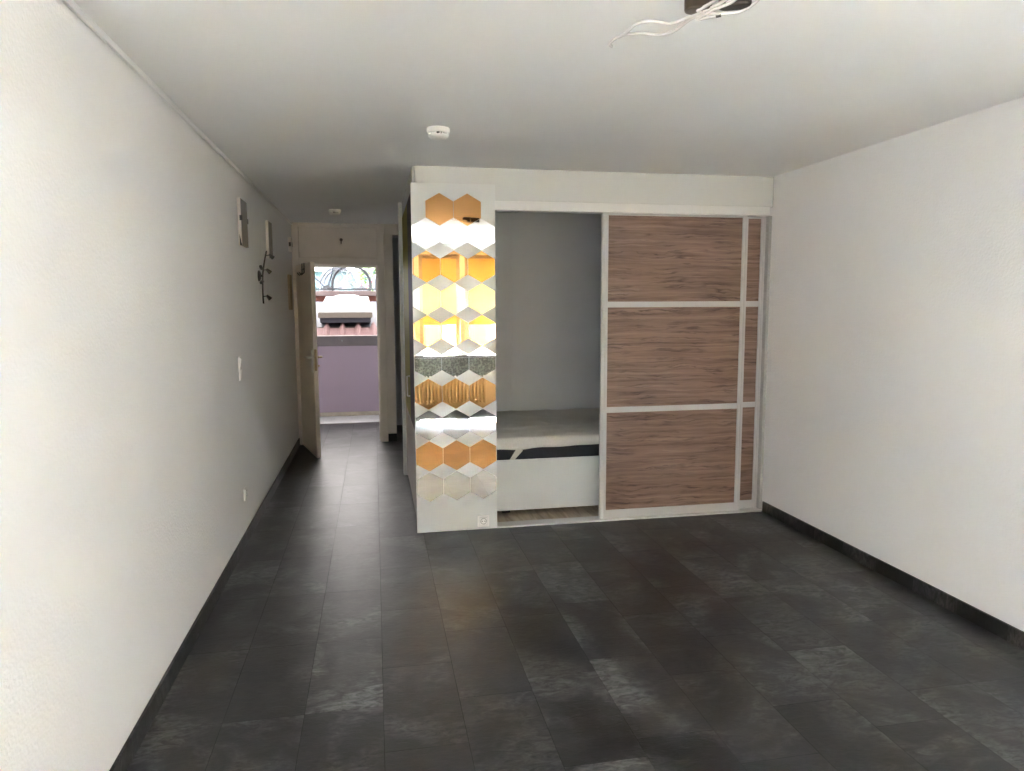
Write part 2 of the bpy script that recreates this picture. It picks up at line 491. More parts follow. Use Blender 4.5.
# ------------------------------------------------------------------ hall entrance door
dr = thing('door_1', None, None, (0, YE, 0)); dr['kind'] = 'structure'
OL, OR = -.805, .045
mb = MB()
for x0, x1, z0, z1 in ((XL + .002, OL, 0, H), (OR, .128, 0, H), (OL, OR, 2.035, 2.118), (OL, OR, 2.455, H)):
    mb.box(x0, -.02, z0, x1, .14, z1, .004)
for x0, x1, z0, z1 in ((OL, OL + .016, 0, 2.035), (OR - .016, OR, 0, 2.035), (OL + .016, OR - .016, 2.018, 2.035)):
    mb.box(x0, .055, z0, x1, .135, z1, .002)
mb.build('door_frame', M['hallwood'], dr)
MB().box(OL, .02, 2.118, OR, .06, 2.455).build('transom_panel', M['hallwood'], dr)
hinge = Vector((-.800, 8.375)); free = Vector((-.578, 7.558))
dl = (free - hinge); WID = dl.length; ang = math.atan2(dl.y, dl.x)
# leaf frame: local x runs along the leaf from the hinge, local -y is the side turned to the left wall
leaf = MB().box(0, -.042, .012, WID, 0, 2.022, .003).build('door_leaf', M['door'], dr)
leaf.location = (hinge.x, hinge.y - YE, 0); leaf.rotation_euler = (0, 0, ang)
def lever(mb, s):
    y0 = -.042 if s < 0 else 0.0
    x = WID - .065
    mb.tube([(x, y0, 1.055), (x, y0 + s * .052, 1.055), (x - .018, y0 + s * .058, 1.055), (x - .125, y0 + s * .056, 1.052)], .0095, 10)
    return mb
mb = MB(); mb.box(WID - .086, -.050, .90, WID - .044, -.041, 1.13, .003); lever(mb, -1).build('door_handle', M['chrome'], leaf, 40)
mb = MB(); mb.box(WID - .086, -.001, .90, WID - .044, .008, 1.13, .003); mb.tube([(WID - .065, .006, .965), (WID - .065, .03, .965)], .009, 10)
lever(mb, 1).build('door_handle', M['brass'], leaf, 40)
MB().box(WID - .001, -.034, .92, WID + .002, -.010, 1.14, .001).build('latch_plate', M['brass'], leaf)
for z in (.28, 1.0, 1.80): MB().tube([(-.004, .006, z), (-.004, .006, z + .1)], .009, 10).build('hinge', M['chrome'], leaf, 40)

hk = thing('over_door_hook', 'dark metal hook hung over the top of the open hall door', 'hook', (hinge.x, hinge.y, 2.024), ang)
for x in (.40, .52):
    MB().tube([(x, .004, -.05), (x, .004, .003), (x, -.046, .003), (x, -.048, -.095), (x, -.075, -.12), (x, -.098, -.095)], .006, 8).build('hook_bracket', M['darkmetal'], hk, 40)
MB().tube([(.38, -.050, -.06), (.54, -.050, -.06)], .007, 8).build('hook_bar', M['darkmetal'], hk, 40)

th = thing('transom_hook', 'small dark hook on the panel above the entrance door', 'hook', (-.345, YE + .02, 2.30))
MB().tube([(0, 0, .03), (0, -.014, .025), (0, -.018, -.02), (0, -.035, -.025), (0, -.04, -.005)], .006, 8).build('hook', M['brownmetal'], th, 40)
MB().lathe([(0, 0), (.018, 0), (.016, .006), (0, .008)], 16, Matrix.Translation((0, 0, .02)) @ Matrix.Rotation(math.pi / 2, 4, 'X')).build('rose', M['brownmetal'], th, 40)

# casing of the dark side doorway on the right of the hall
structure('trim_3', MB().box(.236, 6.645, 0, .290, 6.745, H, .004), M['white'], 'pale casing of the dark side doorway in the hall')

# ------------------------------------------------------------------ built-in wardrobe
D = 4.901
wr = thing('built_in_wardrobe', 'white built-in wardrobe with zebrano sliding doors and a hexagon-mirror end panel', 'wardrobe', (1.58, D, 0))
O = Vector((1.58, D, 0))
def wp(mb, name, mat, **k):
    bmesh.ops.translate(mb.bm, verts=mb.bm.verts[:], vec=-O)
    return mb.build(name, mat, k.pop('parent', wr), **k)
wp(MB().box(.287, D, 2.285, 2.886, D + .022, 2.498, .002), 'header_board', M['header'])
wp(MB().box(2.8865, D + .006, 2.285, 2.8900, D + .02, 2.498), 'gap_shade_strip', M['gap'])  # dark strip painted in for the shade of the open gap
wp(MB().box(.822, D + .002, 2.222, 2.868, D + .092, 2.284, .002), 'top_track', M['track'])
wp(MB().box(.822, D - .012, 0, 2.876, D + .095, .012, .002), 'bottom_track', M['alu'])
wp(MB().box(2.8665, D + .01, .012, 2.889, D + .09, 2.222, .001), 'wall_profile', M['alud'])
wp(MB().box(.835, D + .095, 0, 2.885, 6.24, .010), 'floor_panel', M['lam'])
wp(MB().box(.815, D + .095, .010, .835, 6.24, 2.40), 'partition_panel', M['niche'])
wp(MB().box(1.185, 6.222, .012, 2.885, 6.245, 2.48), 'back_panel', M['niche'])
wp(MB().box(.836, 6.218, .012, 1.183, 6.245, 2.48), 'back_panel', M['niche'])
wp(MB().box(.300, D + .022, 2.462, 2.885, 6.24, 2.494), 'top_panel', M['niche'])
wp(MB().box(.835, 6.19, 2.19, 1.175, 6.216, 2.25), 'back_rail', M['niche'])

# end panel with hexagon mirror tiles
ep = wp(MB().box(.256, D - .020, .004, .821, D - .001, 2.386, .0015), 'end_panel', M['white'])
RH = .2155; HW = .1868; S = RH / 2
def hexagon(cx, cz, mat, label):
    a = .0012
    R = S - a
    pts = [(cx + R * math.sin(math.pi / 3 * k), cz + R * math.cos(math.pi / 3 * k)) for k in range(6)]
    mb = MB().prism(pts, 1, D - .0235, D - .0201)
    o = wp(mb, 'mirror_tile', mat, parent=ep)
    m = o.modifiers.new('bevel', 'BEVEL'); m.width = .0008; m.segments = 1; m.limit_method = 'ANGLE'
    o['label'] = label
ROWZ = {k: .3285 + .21575 * (10 - k) for k in range(2, 11)}
bronze_rows = {3, 5, 7, 9}
for k in range(2, 11):
    for j in range(3):
        br = k in bronze_rows
        hexagon(.3510 + j * HW, ROWZ[k], M['bronze'] if br else M['silver'], 'bronze mirror hexagon' if br else 'silver mirror hexagon')
for j in range(2):
    hexagon(.3510 + (j + .5) * HW, ROWZ[2] + RH * .75, M['bronze'], 'bronze mirror hexagon')

# hall side of the wardrobe
wp(MB().box(.272, D + .0005, .010, .290, D + .022, 2.38), 'side_edge', M['brownglass'])
for (y0, y1, mat) in ((D + .024, 5.66, 'brownglass'), (5.665, 6.60, 'olive')):
    sd = wp(MB().box(.266, y0, .68, .286, y1, 2.36, .002), 'side_door', M[mat])
    wp(MB().box(.266, y0, .05, .286, y1, .675, .002), 'side_reflection', M['reflected'])  # lower fronts coloured grey-brown to stand in for the hall floor's reflection
    if mat == 'olive':
        mb = MB().tube([(.266, 5.74, .86), (.245, 5.74, .86), (.245, 5.74, 1.02), (.266, 5.74, 1.02)], .006, 8)
        wp(mb, 'handle', M['chrome'], parent=sd, smooth=40)
wp(MB().box(.276, D + .024, 0, .288, 6.60, .05), 'plinth', M['gap'])
wp(MB().box(.268, D + .022, 2.365, .288, 6.62, 2.498), 'side_header', M['niche'])

def sliding_door(y, x0, x1, lstile, rstile, label):
    fr = MB()
    t = .026
    def stile(a, b):
        w = b - a
        fr.box(a, y, .014, a + w * .36, y + t, 2.22, .0015)
        fr.box(a + w * .36, y + .006, .014, a + w * .58, y + t, 2.22)
        fr.box(a + w * .58, y, .014, b, y + t, 2.22, .0015)
    stile(x0, x0 + lstile); stile(x1 - rstile, x1)
    a, b = x0 + lstile, x1 - rstile
    for z0, z1 in ((.014, .076), (.800, .840), (1.560, 1.600), (2.205, 2.219)):
        fr.box(a, y + .003, z0, b, y + t, z1, .0015)
    f = wp(fr, 'sliding_door', M['alu'])
    f['label'] = label
    for z0, z1 in ((.076, .800), (.840, 1.560), (1.600, 2.205)):
        p = wp(MB().box(a + .0005, y + .009, z0 + .0005, b - .0005, y + .019, z1 - .0005), 'wood_panel', M['wood'], parent=f)
sliding_door(D + .008, 1.588, 2.702, .047, .043, 'front sliding door')
sliding_door(D + .052, 1.800, 2.866, .045, .035, 'rear sliding door, mostly behind the front one')

# bed in the niche
bed = thing('box_bed', 'white box bed built into the open wardrobe niche', 'bed', (1.85, 5.6, 0))
B0 = Vector((1.85, 5.6, 0))
def bp(mb, name, mat, **k):
    bmesh.ops.translate(mb.bm, verts=mb.bm.verts[:], vec=-B0)
    return mb.build(name, mat, bed, **k)
bp(MB().box(.838, 5.085, .066, 2.87, 5.103, .446, .002), 'front_panel', M['bedbox'])
bp(MB().box(.838, 5.104, .066, .856, 6.20, .425), 'side_panel', M['bedbox'])
bp(MB().box(2.852, 5.104, .066, 2.87, 6.20, .425), 'side_panel', M['bedbox'])
bp(MB().box(.857, 5.104, .405, 2.851, 6.20, .425), 'base_board', M['bedbox'])
for x in (.95, 1.9, 2.75):
    for y in (5.25, 6.1): bp(MB().box(x - .03, y - .03, .010, x + .03, y + .03, .404), 'leg', M['gap'])

mt = thing('mattress', 'black mattress lying on the white box bed in the niche', 'mattress', (1.85, 5.6, .4265))
MB().box(-1.006, -.488, 0, 1.0, .595, .176, .022, 4).build('mattress_core', M['mattress'], mt, 40)
mb = MB().tube([(-1.0, -.490, .088), (.99, -.490, .088)], .0035, 8)
mb.tube([(-.245, -.489, .010), (-.245, -.4895, .150)], .003, 8)
mb.build('piping', M['mattress'], mt, 40)

# wrinkled protector over the mattress
pr = thing('mattress_protector', 'off-white wrinkled protector with a corner strap, pulled over the black mattress', 'mattress cover', (1.85, 5.6, .4265))
def hem(x):       # height of the lower hem above the mattress bottom, along the front
    X = x + 1.006
    h = .098 + .016 * min(1, X / 1.2)
    h -= .012 * math.exp(-((X - .19) / .12) ** 2)
    h += .003 * math.sin(9 * X) + .002 * math.sin(21 * X + 1)
    return h
bm = bmesh.new(); NX, NF, NY = 150, 8, 60
grid = []
for i in range(NX + 1):
    x = -1.004 + 2.0 * i / NX
    row = []
    hz = hem(x)
    top = .181
    for j in range(NF + 1):
        tt = j / NF
        z = hz + (top - .022 - hz) * tt
        y = -.494 - .006 * math.sin(tt * 3.0 + 4 * x) * (1 - tt) - .004 * max(0, noise.noise(Vector((x * 6, tt * 2, 3)))) - .002
        row.append((x, y, z))
    for j in range(1, 5):
        a = j / 5 * math.pi / 2
        row.append((x, -.496 + .022 * (1 - math.cos(a)) , top - .022 + .022 * math.sin(a)))
    for j in range(NY + 1):
        y = -.474 + 1.06 * j / NY
        n1 = noise.noise(Vector((x * 3.0 + y * 2.2, y * 5.5 - x * 1.4, 1.3)))
        n2 = noise.noise(Vector((x * 7 + 3, y * 13, 5.1)))
        amp = min(1, j / 5)
        ridge = max(0, .22 - abs(n1)) * .05
        z = top + amp * (ridge * (1 - .6 * j / NY) + .005 * n2 + .004) + .03 * (j / NY)
        row.append((x, y, z))
    grid.append([bm.verts.new(p) for p in row])
for i in range(NX):
    for j in range(len(grid[0]) - 1):
        bm.faces.new((grid[i][j], grid[i + 1][j], grid[i + 1][j + 1], grid[i][j + 1]))
bmesh.ops.recalc_face_normals(bm, faces=bm.faces[:])
q = MB(); q.bm.free(); q.bm = bm
cv = q.build('protector_cloth', M['cover'], pr, 180)
sm = cv.modifiers.new('solid', 'SOLIDIFY'); sm.thickness = .002; sm.offset = 1
# diagonal elastic strap at the left front corner
s0, s1 = Vector((-.815, -.503, .100)), Vector((-.890, -.503, .004))
side = (s1 - s0).cross(Vector((0, 1, 0))).normalized() * .016
mb = MB()
pts = [s0 + side * 1.5, s0 - side * 1.5, s1 - side * .8, s1 + side * .8]
mb.prism([(p.x, p.z) for p in pts], 1, -.503, -.499)
mb.build('corner_strap', M['cover'], pr)

# ------------------------------------------------------------------ sockets and switches
def frame_on(mb, mat_):
    for v in mb.bm.verts: v.co = mat_ @ v.co
    return mb
def plate_matrix(face):      # local x = width, y = up, z = out of the wall
    if face == 'left':  return Matrix(((0, 0, 1, 0), (1, 0, 0, 0), (0, 1, 0, 0), (0, 0, 0, 1)))
    return Matrix(((1, 0, 0, 0), (0, 0, -1, 0), (0, 1, 0, 0), (0, 0, 0, 1)))
def socket(loc, face, label):
    t = thing('wall_socket', label, 'socket', loc, 0, 'white wall sockets')
    Q = plate_matrix(face)
    mb = MB()
    a, b = .041, .0292
    for x0, y0, x1, y1 in ((-a, -a, -b, a), (b, -a, a, a), (-b, -a, b, -b), (-b, b, b, a)): mb.box(x0, y0, 0, x1, y1, .010, .0015)
    frame_on(mb, Q).build('cover_frame', M['plastic'], t)
    mb = MB(); mb.box(-.0262, -.0262, 0, .0262, .0262, .0125, .002)
    frame_on(mb, Q).build('insert', M['plastic'], t)
    mb = MB().lathe([(.0228, .0126), (.0222, .0145), (.0182, .0145), (.0176, .0126)], 28, cap=False)
    frame_on(mb, Q).build('socket_ring', M['plastgrey'], t, 40)
    mb = MB()
    for x in (-.0095, .0095): mb.lathe([(0, .0126), (.0035, .0126), (.0035, .0129), (0, .0129)], 12, Matrix.Translation((x, 0, 0)))
    frame_on(mb, Q).build('pin_hole', M['black'], t)
    return t
socket((.7215, D - .0205, .064), 'front', 'white wall socket at the foot of the mirrored wardrobe panel')
socket((XL + .0005, 4.935, .335), 'left', 'single white wall socket low on the left wall')
sw = thing('light_switch', 'white double light switch, one above the other, on the left wall', 'light switch', (XL + .0005, 4.965, 1.172))
Q = plate_matrix('left')
mb = MB()
for x0, y0, x1, y1 in ((-.041, -.078, -.028, .078), (.028, -.078, .041, .078), (-.028, -.078, .028, -.065), (-.028, .065, .028, .078), (-.028, -.0085, .028, .0085)): mb.box(x0, y0, 0, x1, y1, .010, .0015)
frame_on(mb, Q).build('cover_frame', M['plastic'], sw)
for yc in (-.0368, .0368):
    mb = MB().prism([(yc - .0275, .001), (yc + .0275, .001), (yc + .0275, .017), (yc - .0275, .011)], 0, -.0272, .0272)
    frame_on(mb, Q).build('rocker', M['plastic'], sw)

# ------------------------------------------------------------------ left wall fittings
def wall_light(y0, y1, z0, z1, label, clips):
    t = thing('wall_light', label, 'wall light', (XL + .0005, (y0 + y1) / 2, z0), 0, 'square wall lights on the left wall')
    w = (y1 - y0) / 2; h = z1 - z0
    mb = MB()
    mb.box(0, -w, 0, .005, w, h)
    if clips:      # the near side plate is cut away at its lower corner
        mb.prism([(0, h), (.020, h), (.020, .012), (.006, .085), (0, .085)], 1, -w, -w + .004)
        for v in mb.bm.verts: pass
        mb.box(.005, w - .004, 0, .020, w, h); mb.box(.005, -w + .004, h - .004, .020, w - .004, h)
    else:
        mb.box(.005, -w, 0, .020, -w + .004, h); mb.box(.005, w - .004, 0, .020, w, h); mb.box(.005, -w + .004, h - .004, .020, w - .004, h)
    b = mb.build('light_housing', M['lightbody'], t)
    MB().box(.0205, -w + .002, .002, .0235, w - .002, h - .002, .001).build('glass_cover', M['lightglass'], t)
    if clips:
        MB().box(.006, -w + .006, .004, .018, w - .006, .075).build('shade_infill', M['black'], t)  # black infill stands in for the shade inside the open corner
        for yy in (-w - .002, w - .016):
            MB().box(.012, yy, h * .53, .029, yy + .018, h * .53 + .035, .002).build('clip', M['black'], t)
    return t
# prism along y uses (x, z) outlines
wall_light(5.145, 5.385, 1.985, 2.300, 'square wall light with black clips, nearest on the left wall', True)
wall_light(6.43, 6.65, 1.985, 2.298, 'square wall light without clips, above the twisted spotlight bar', False)

sp = thing('spotlight_bar', 'dark curved wall spotlight bar with three small heads on the left wall', 'spotlight', (XL + .0005, 5.93, 1.815))
MB().lathe([(0, 0), (.042, 0), (.042, .010), (.026, .018), (0, .020)], 28, Matrix.Rotation(math.pi / 2, 4, 'Y')).build('wall_rose', M['darkmetal'], sp, 40)
MB().tube([(.015, 0, 0), (.034, 0, .002)], .010, 10).build('standoff', M['darkmetal'], sp, 40)
MB().tube([(.050, .13, .20), (.040, .085, .13), (.034, .03, .05), (.033, 0, 0), (.030, -.005, -.07), (.028, .0, -.14), (.028, .01, -.215)], .0065, 8, 6).build('rod', M['darkmetal'], sp, 40)
for (p, d) in (((.046, .11, .165), (.6, .45, -.55)), ((.034, .01, .045), (.6, .3, -.6)), ((.028, .008, -.160), (.6, .2, -.7)), ((.030, -.03, .055), (-.1, -.75, .5)), ((.030, -.03, -.045), (-.1, -.8, -.3))):
    p = Vector(p); d = Vector(d).normalized()
    if d.y < -.5:
        MB().tube([p + Vector((0, .025, 0)), p, p + d * .03], .012, 10).build('transformer', M['darkmetal'], sp, 40)
        continue
    q0 = p + Vector((.030, .012, .004))
    MB().tube([p, q0], .004, 8).build('arm', M['darkmetal'], sp, 40)
    R = d.to_track_quat('Z', 'Y').to_matrix().to_4x4()
    MB().lathe([(0, -.008), (.008, -.008), (.011, .004), (.018, .034), (.0165, .034), (.010, .010), (0, .008)], 20, Matrix.Translation(q0) @ R).build('spot_head', M['darkmetal'], sp, 40)

ch = thing('door_chime', 'small white door chime with a black slot high beside the entrance', 'door chime', (XL + .0005, 8.13, 2.16))
MB().box(0, -.05, 0, .030, .05, .15, .004).build('chime_case', M['lightbody'], ch)
MB().box(.0305, -.022, .05, .034, .022, .10, .002).build('slot', M['black'], ch)
MB().box(.004, -.0525, .055, .026, -.0505, .10, .0005).build('slot', M['black'], ch)
bo = MB().box(0, -.11, 0, .02, .11, .37, .003).build('wall_board', M['beige'], origin=None)
bo.location = (XL + .0005, 7.98, 1.54)
tag(bo, 'narrow beige board on the left wall beside the open door', 'board')

# ------------------------------------------------------------------ ceiling fittings
def detector(x, y, s, label):
    t = thing('smoke_detector', label, 'smoke detector', (x, y, H - .0005), 0, 'smoke detectors on the ceiling')
    MB().lathe([(0, 0), (.056 * s, 0), (.057 * s, -.006), (.056 * s, -.024), (.052 * s, -.027)], 40).build('base', M['plastic'], t, 40)
    MB().lathe([(.040 * s, -.026), (.043 * s, -.034), (0, -.034)], 32).build('sensor_grille', M['plastgrey'], t, 40)
    mb = MB()
    for k in range(8):
        a = k * math.pi / 4 + .2
        R = Matrix.Rotation(a, 4, 'Z')
        c = MB()
        for v in (c.box(.041 * s, -.009, -.036, .051 * s, .009, -.025, .001).bm.verts): v.co = R @ v.co
        me = bpy.data.meshes.new('tmp'); c.bm.to_mesh(me); c.bm.free(); mb.bm.from_mesh(me); bpy.data.meshes.remove(me)
    mb.build('vent_rib', M['plastic'], t)
    MB().lathe([(.051 * s, -.034), (.050 * s, -.040), (.040 * s, -.050), (.018 * s, -.053), (0, -.053)], 40).build('cap', M['plastic'], t, 40)
    MB().box(-.012, -.0505 * s, -.036, .012, -.0435 * s, -.027).build('dark_slot', M['black'], t)
detector(.354, 3.880, 1.06, 'white smoke detector on the main room ceiling')
detector(-.345, 7.22, 1.0, 'white smoke detector on the hall ceiling near the entrance')

cl = thing('ceiling_lamp_mount', 'dark brown lamp mount on the ceiling with loose white cables hanging out', 'lamp mount', (1.03, 2.08, H - .0005))
def stadium(L, r, n=14):
    pts = []
    for s in (1, -1):
        for k in range(n + 1):
            a = -math.pi / 2 + math.pi * k / n
            pts.append((s * (L + r * math.cos(a)), s * r * math.sin(a)))
    return pts
for xc, yc, L, r, rz in ((-.050, .040, .012, .029, -.35), (.046, -.004, .022, .026, -.35)):
    mb = MB()
    mb.prism(stadium(L, r), 2, -.046, 0)
    o = mb.build('mounting_cup', M['brownmetal'], cl, bev=.006)
    o.location = (xc, yc, 0); o.rotation_euler = (0, 0, rz)
mb = MB(); mb.box(-.075, -.050, -.014, .070, .030, 0, .004)
mb.build('mounting_plate', M['brownmetal'], cl).rotation_euler = (0, 0, -.35)
def pix(px, py, z):
    d = fw + r2 * ((px - 512) / F) - u2 * ((py - 385.5) / F)
    k = (z - ZC) / d.z
    return Vector((0, 0, ZC)) + d * k
LM = Vector((1.03, 2.08, H - .0005))
cables = [
    [(735, -8, 2.475), (722, 2, 2.462), (708, 9, 2.455), (686.5, 18.5, 2.45), (670, 23.7, 2.45), (651, 21.3, 2.455), (636.4, 24, 2.455), (625, 34, 2.452), (616, 38, 2.448), (610.5, 42.7, 2.446), (609.8, 45, 2.444), (612, 46.5, 2.443)],
    [(738, -6, 2.47), (724, 5, 2.458), (706, 13, 2.45), (690, 19.5, 2.445), (673.5, 31.5, 2.445), (658.6, 35, 2.448), (643, 33.5, 2.45), (632.7, 33.8, 2.45), (625, 34.8, 2.450), (618, 37.5, 2.448)],
    [(728, -10, 2.475), (716, 0, 2.462), (704, 7, 2.455), (698, 11, 2.452), (712, 13.2, 2.45), (731, 13, 2.45), (744, 10, 2.452), (757, 1, 2.458), (764, -10, 2.466)],
    [(742, -6, 2.47), (730, 3, 2.456), (715, 9, 2.448), (697.6, 18.8, 2.444), (708, 17.6, 2.444), (718, 15.8, 2.445)],
]
for c in cables:
    MB().tube([pix(*p) - LM for p in c], .0050, 8, 6).build('cable', M['cable'], cl, 60)
p0, p1 = pix(716, 16.1, 2.445) - LM, pix(721, 15.2, 2.445) - LM
MB().tube([p0, p1], .0056, 8).build('cable_end', M['black'], cl, 40)

# ------------------------------------------------------------------ outside the entrance
structure('floor_gallery', MB().box(-4, 9.835, -.12, 4, 10.80, -.004), M['concrete'], 'pale walkway strip outside the entrance')
structure('trim_4', MB().box(-4, 9.80, -.12, 4, 9.835, .006, .002), M['darkrail'], 'dark drain edge of the walkway')
structure('ceiling_shade_slab', MB().box(-4, 8.56, 2.46, 4, 10.9, 2.64), M['concrete'], 'added slab that shades the outside walkway')  # unseen overhang added to put the parapet in shade
structure('floor_walkway', MB().box(-4, 8.57, -.12, -1.1, 9.80, -.002), M['concrete'], 'walkway outside to the left of the entrance')
structure('wall_sun_block', MB().box(-40, YB - .25, H + .14, 40, 10.9, 14).box(-40, YB - .25, -3.3, -1.12, 8.5, H + .13).box(3.12, YB - .25, -3.3, 40, 8.5, H + .13), M['concrete'], 'added unseen block that keeps sun and bright sky off the outside')  # unseen mass added to block sun and bright sky beyond the entrance
pw = thing('wall_parapet', None, None, (0, 10.6, 0)); pw['kind'] = 'structure'
MB().box(-4, -.06, 0, 4, .06, 1.01).build('parapet', M['lilac'], pw)
MB().box(-4, -.085, 0, 4, -.06, .055, .003).build('base_strip', M['stone'], pw)
MB().box(-4, -.08, 1.01, 4, .10, 1.155, .006).build('handrail', M['darkrail'], pw)
mb = MB()
for x in (-1.62, -1.0, -.46, .10, .62):
    mb.lathe([(0, 0), (.012, 0), (.010, .006), (0, .008)], 14, Matrix.Translation((x, -.08, 1.085)) @ Matrix.Rotation(math.pi / 2, 4, 'X'))
mb.build('rail_bolt', M['steel'], pw, 40)
structure('ground', MB().box(-40, -40, -3.3, 40, 60, -3.2), M['ground'])

# neighbouring low roof: a row of clay tiles, lead flashing and a roof light
YR = 12.0
rf = thing('tiled_roof', 'low neighbouring roof edged with pink clay tiles outside the door', 'roof', (0, YR, 0))
MB().box(-4, .10, -3.2, 4, 2.0, 1.02).build('roof_wall', M['housepink'], rf)
MB().prism([(.02, 1.045), (.30, 1.225), (1.60, 1.66), (1.60, 1.60), (.32, 1.10), (.06, 1.02)], 0, -4, 4).build('flashing', M['lead'], rf)
MB().prism([(.0, 1.050), (.285, 1.222), (.275, 1.235), (-.01, 1.065)], 0, -4, 4).build('tile_bed', M['tiledark'], rf)  # near-black colour puts in the shade of the gaps between tiles
PITCH = .252
x_ref = pix(329, 331, 1.0)
def at_plane(px, py, y):
    d = fw + r2 * ((px - 512) / F) - u2 * ((py - 385.5) / F)
    return Vector((0, 0, ZC)) + d * (y / d.y)
xt = at_plane(328.5, 331, YR).x      # a left pan edge
k0 = -int((xt + 3.9) / PITCH)
mesh0 = None
for k in range(k0, k0 + 30):
    x = xt + k * PITCH
    if x > 3.8: break
    if mesh0 is None:
        mb = MB()
        n = 14
        prof = []
        for i in range(n + 1):         # flat pan with a raised roll on its right edge
            u = i / n
            hgt = .012 + (.052 * math.sin(math.pi * (u - .62) / .38) if u > .62 else 0)
            prof.append((u * (PITCH + .012), hgt))
        top = []; bot = []
        for (yy, zz) in ((-.035, 1.040), (.225, 1.198)):
            ext = lambda ph: ((.075 * (ph - .012) / .052) if yy > 0 else 0.0)      # the roll runs on above the pan
            top.append([mb.bm.verts.new((px, yy + ext(ph), zz + ph + .008 + ext(ph) * .61)) for px, ph in prof])
            bot.append([mb.bm.verts.new((px, yy + ext(ph), zz + ph - .012 + ext(ph) * .61)) for px, ph in prof])
        for rows in (top, bot):
            for i in range(n): mb.bm.faces.new((rows[0][i], rows[0][i + 1], rows[1][i + 1], rows[1][i]))
        for e in (0, 1):
            for i in range(n): mb.bm.faces.new((top[e][i], bot[e][i], bot[e][i + 1], top[e][i + 1]))
        for i in (0, n): mb.bm.faces.new((top[0][i], top[1][i], bot[1][i], bot[0][i]))
        bmesh.ops.recalc_face_normals(mb.bm, faces=mb.bm.faces[:])
        o = mb.build('roof_tile', M['tile'], rf, 50)
        mesh0 = o
    else:
        o = mesh0.copy(); COL.objects.link(o); o.parent = rf
    o.location = (x, 0, 0)

sl = thing('roof_light', 'white domed roof light on the low roof behind the parapet', 'skylight', (at_plane(345.5, 318, 12.2).x, 12.2, 1.365))
hw = .44
MB().prism([(-hw * .93, -.06), (hw * .93, -.06), (hw * .93, .07), (-hw * .93, .07)], 1, .03, 1.0).build('curb', M['lead'], sl)
mb = MB().prism([(-hw, .02), (hw, .02), (hw, .105), (-hw, .105)], 1, 0, .05)
mb.build('front_frame', M['domeframe'], sl, bev=.004)
# the lid: a sloping white slab, narrower at its far end, carrying a rounded dome
mb = MB()
def hexa(mb, b, t):
    vb = [mb.bm.verts.new(p) for p in b]; vt = [mb.bm.verts.new(p) for p in t]
    mb.bm.faces.new(vb[::-1]); mb.bm.faces.new(vt)
    for i in range(4): mb.bm.faces.new((vb[i], vb[(i + 1) % 4], vt[(i + 1) % 4], vt[i]))
    bmesh.ops.recalc_face_normals(mb.bm, faces=mb.bm.faces[:])
hexa(mb, [(-hw, 0, .105), (hw, 0, .105), (hw * .86, 1.05, .34), (-hw * .86, 1.05, .34)], [(-hw * .97, .01, .125), (hw * .97, .01, .125), (hw * .84, 1.05, .385), (-hw * .84, 1.05, .385)])
mb.build('lid', M['domewhite'], sl, bev=.008)
mb = MB()
n = 16; rows = []
for j in range(n + 1):
    v = j / n; row = []
    for i in range(n + 1):
        u = i / n
        x = (u - .5) * 2 * hw * .68 * (1 - .10 * v); y = .22 + .78 * v
        b = (1 - (2 * u - 1) ** 4) * (1 - (2 * v - 1) ** 4)
        row.append(mb.bm.verts.new((x, y, .130 + .247 * y + .085 * b)))
    rows.append(row)
for j in range(n):
    for i in range(n): mb.bm.faces.new((rows[j][i], rows[j][i + 1], rows[j + 1][i + 1], rows[j + 1][i]))
mb.build('dome', M['domewhite'], sl, 60)
for s in (-1, 1):
    for y in (.25, .55, .85):
        mb = MB().lathe([(0, 0), (.016, 0), (.016, .012), (0, .014)], 12, Matrix.Translation((s * hw * (.90 - .12 * y), y, .128 + .247 * y)))
        mb.build('screw_cap', M['plastgrey'], sl)

# terrace with bicycles beyond the low roof
YT = 13.75
tw = thing('terrace_wall', 'terracotta terrace wall with a pink board behind the roof light', 'wall', (0, YT, 0))
MB().box(-4, -.06, -3.2, 4, .06, 1.80).build('wall_face', M['terracotta'], tw)
MB().box(-4, -.10, 1.765, 4, -.061, 1.855, .004).build('edge_board', M['pinkboard'], tw)
MB().box(-4, -.04, 1.875, 4, .0, 1.905, .003).build('lower_rail', M['tyre'], tw)
structure('floor_terrace', MB().box(-4, YT + .06, 1.46, 4, 17.4, 1.60), M['concrete'], 'terrace floor under the parked bicycles')
bg = thing('garden_wall', 'pale teal house wall behind the parked bicycles', 'wall', (0, 17.6, 0))
MB().box(-8, 0, -3.2, 8, .2, 2.40).build('wall_face', M['teal'], bg)
MB().box(-8, -.04, 2.40, 8, .24, 2.46).build('coping', M['concrete'], bg)

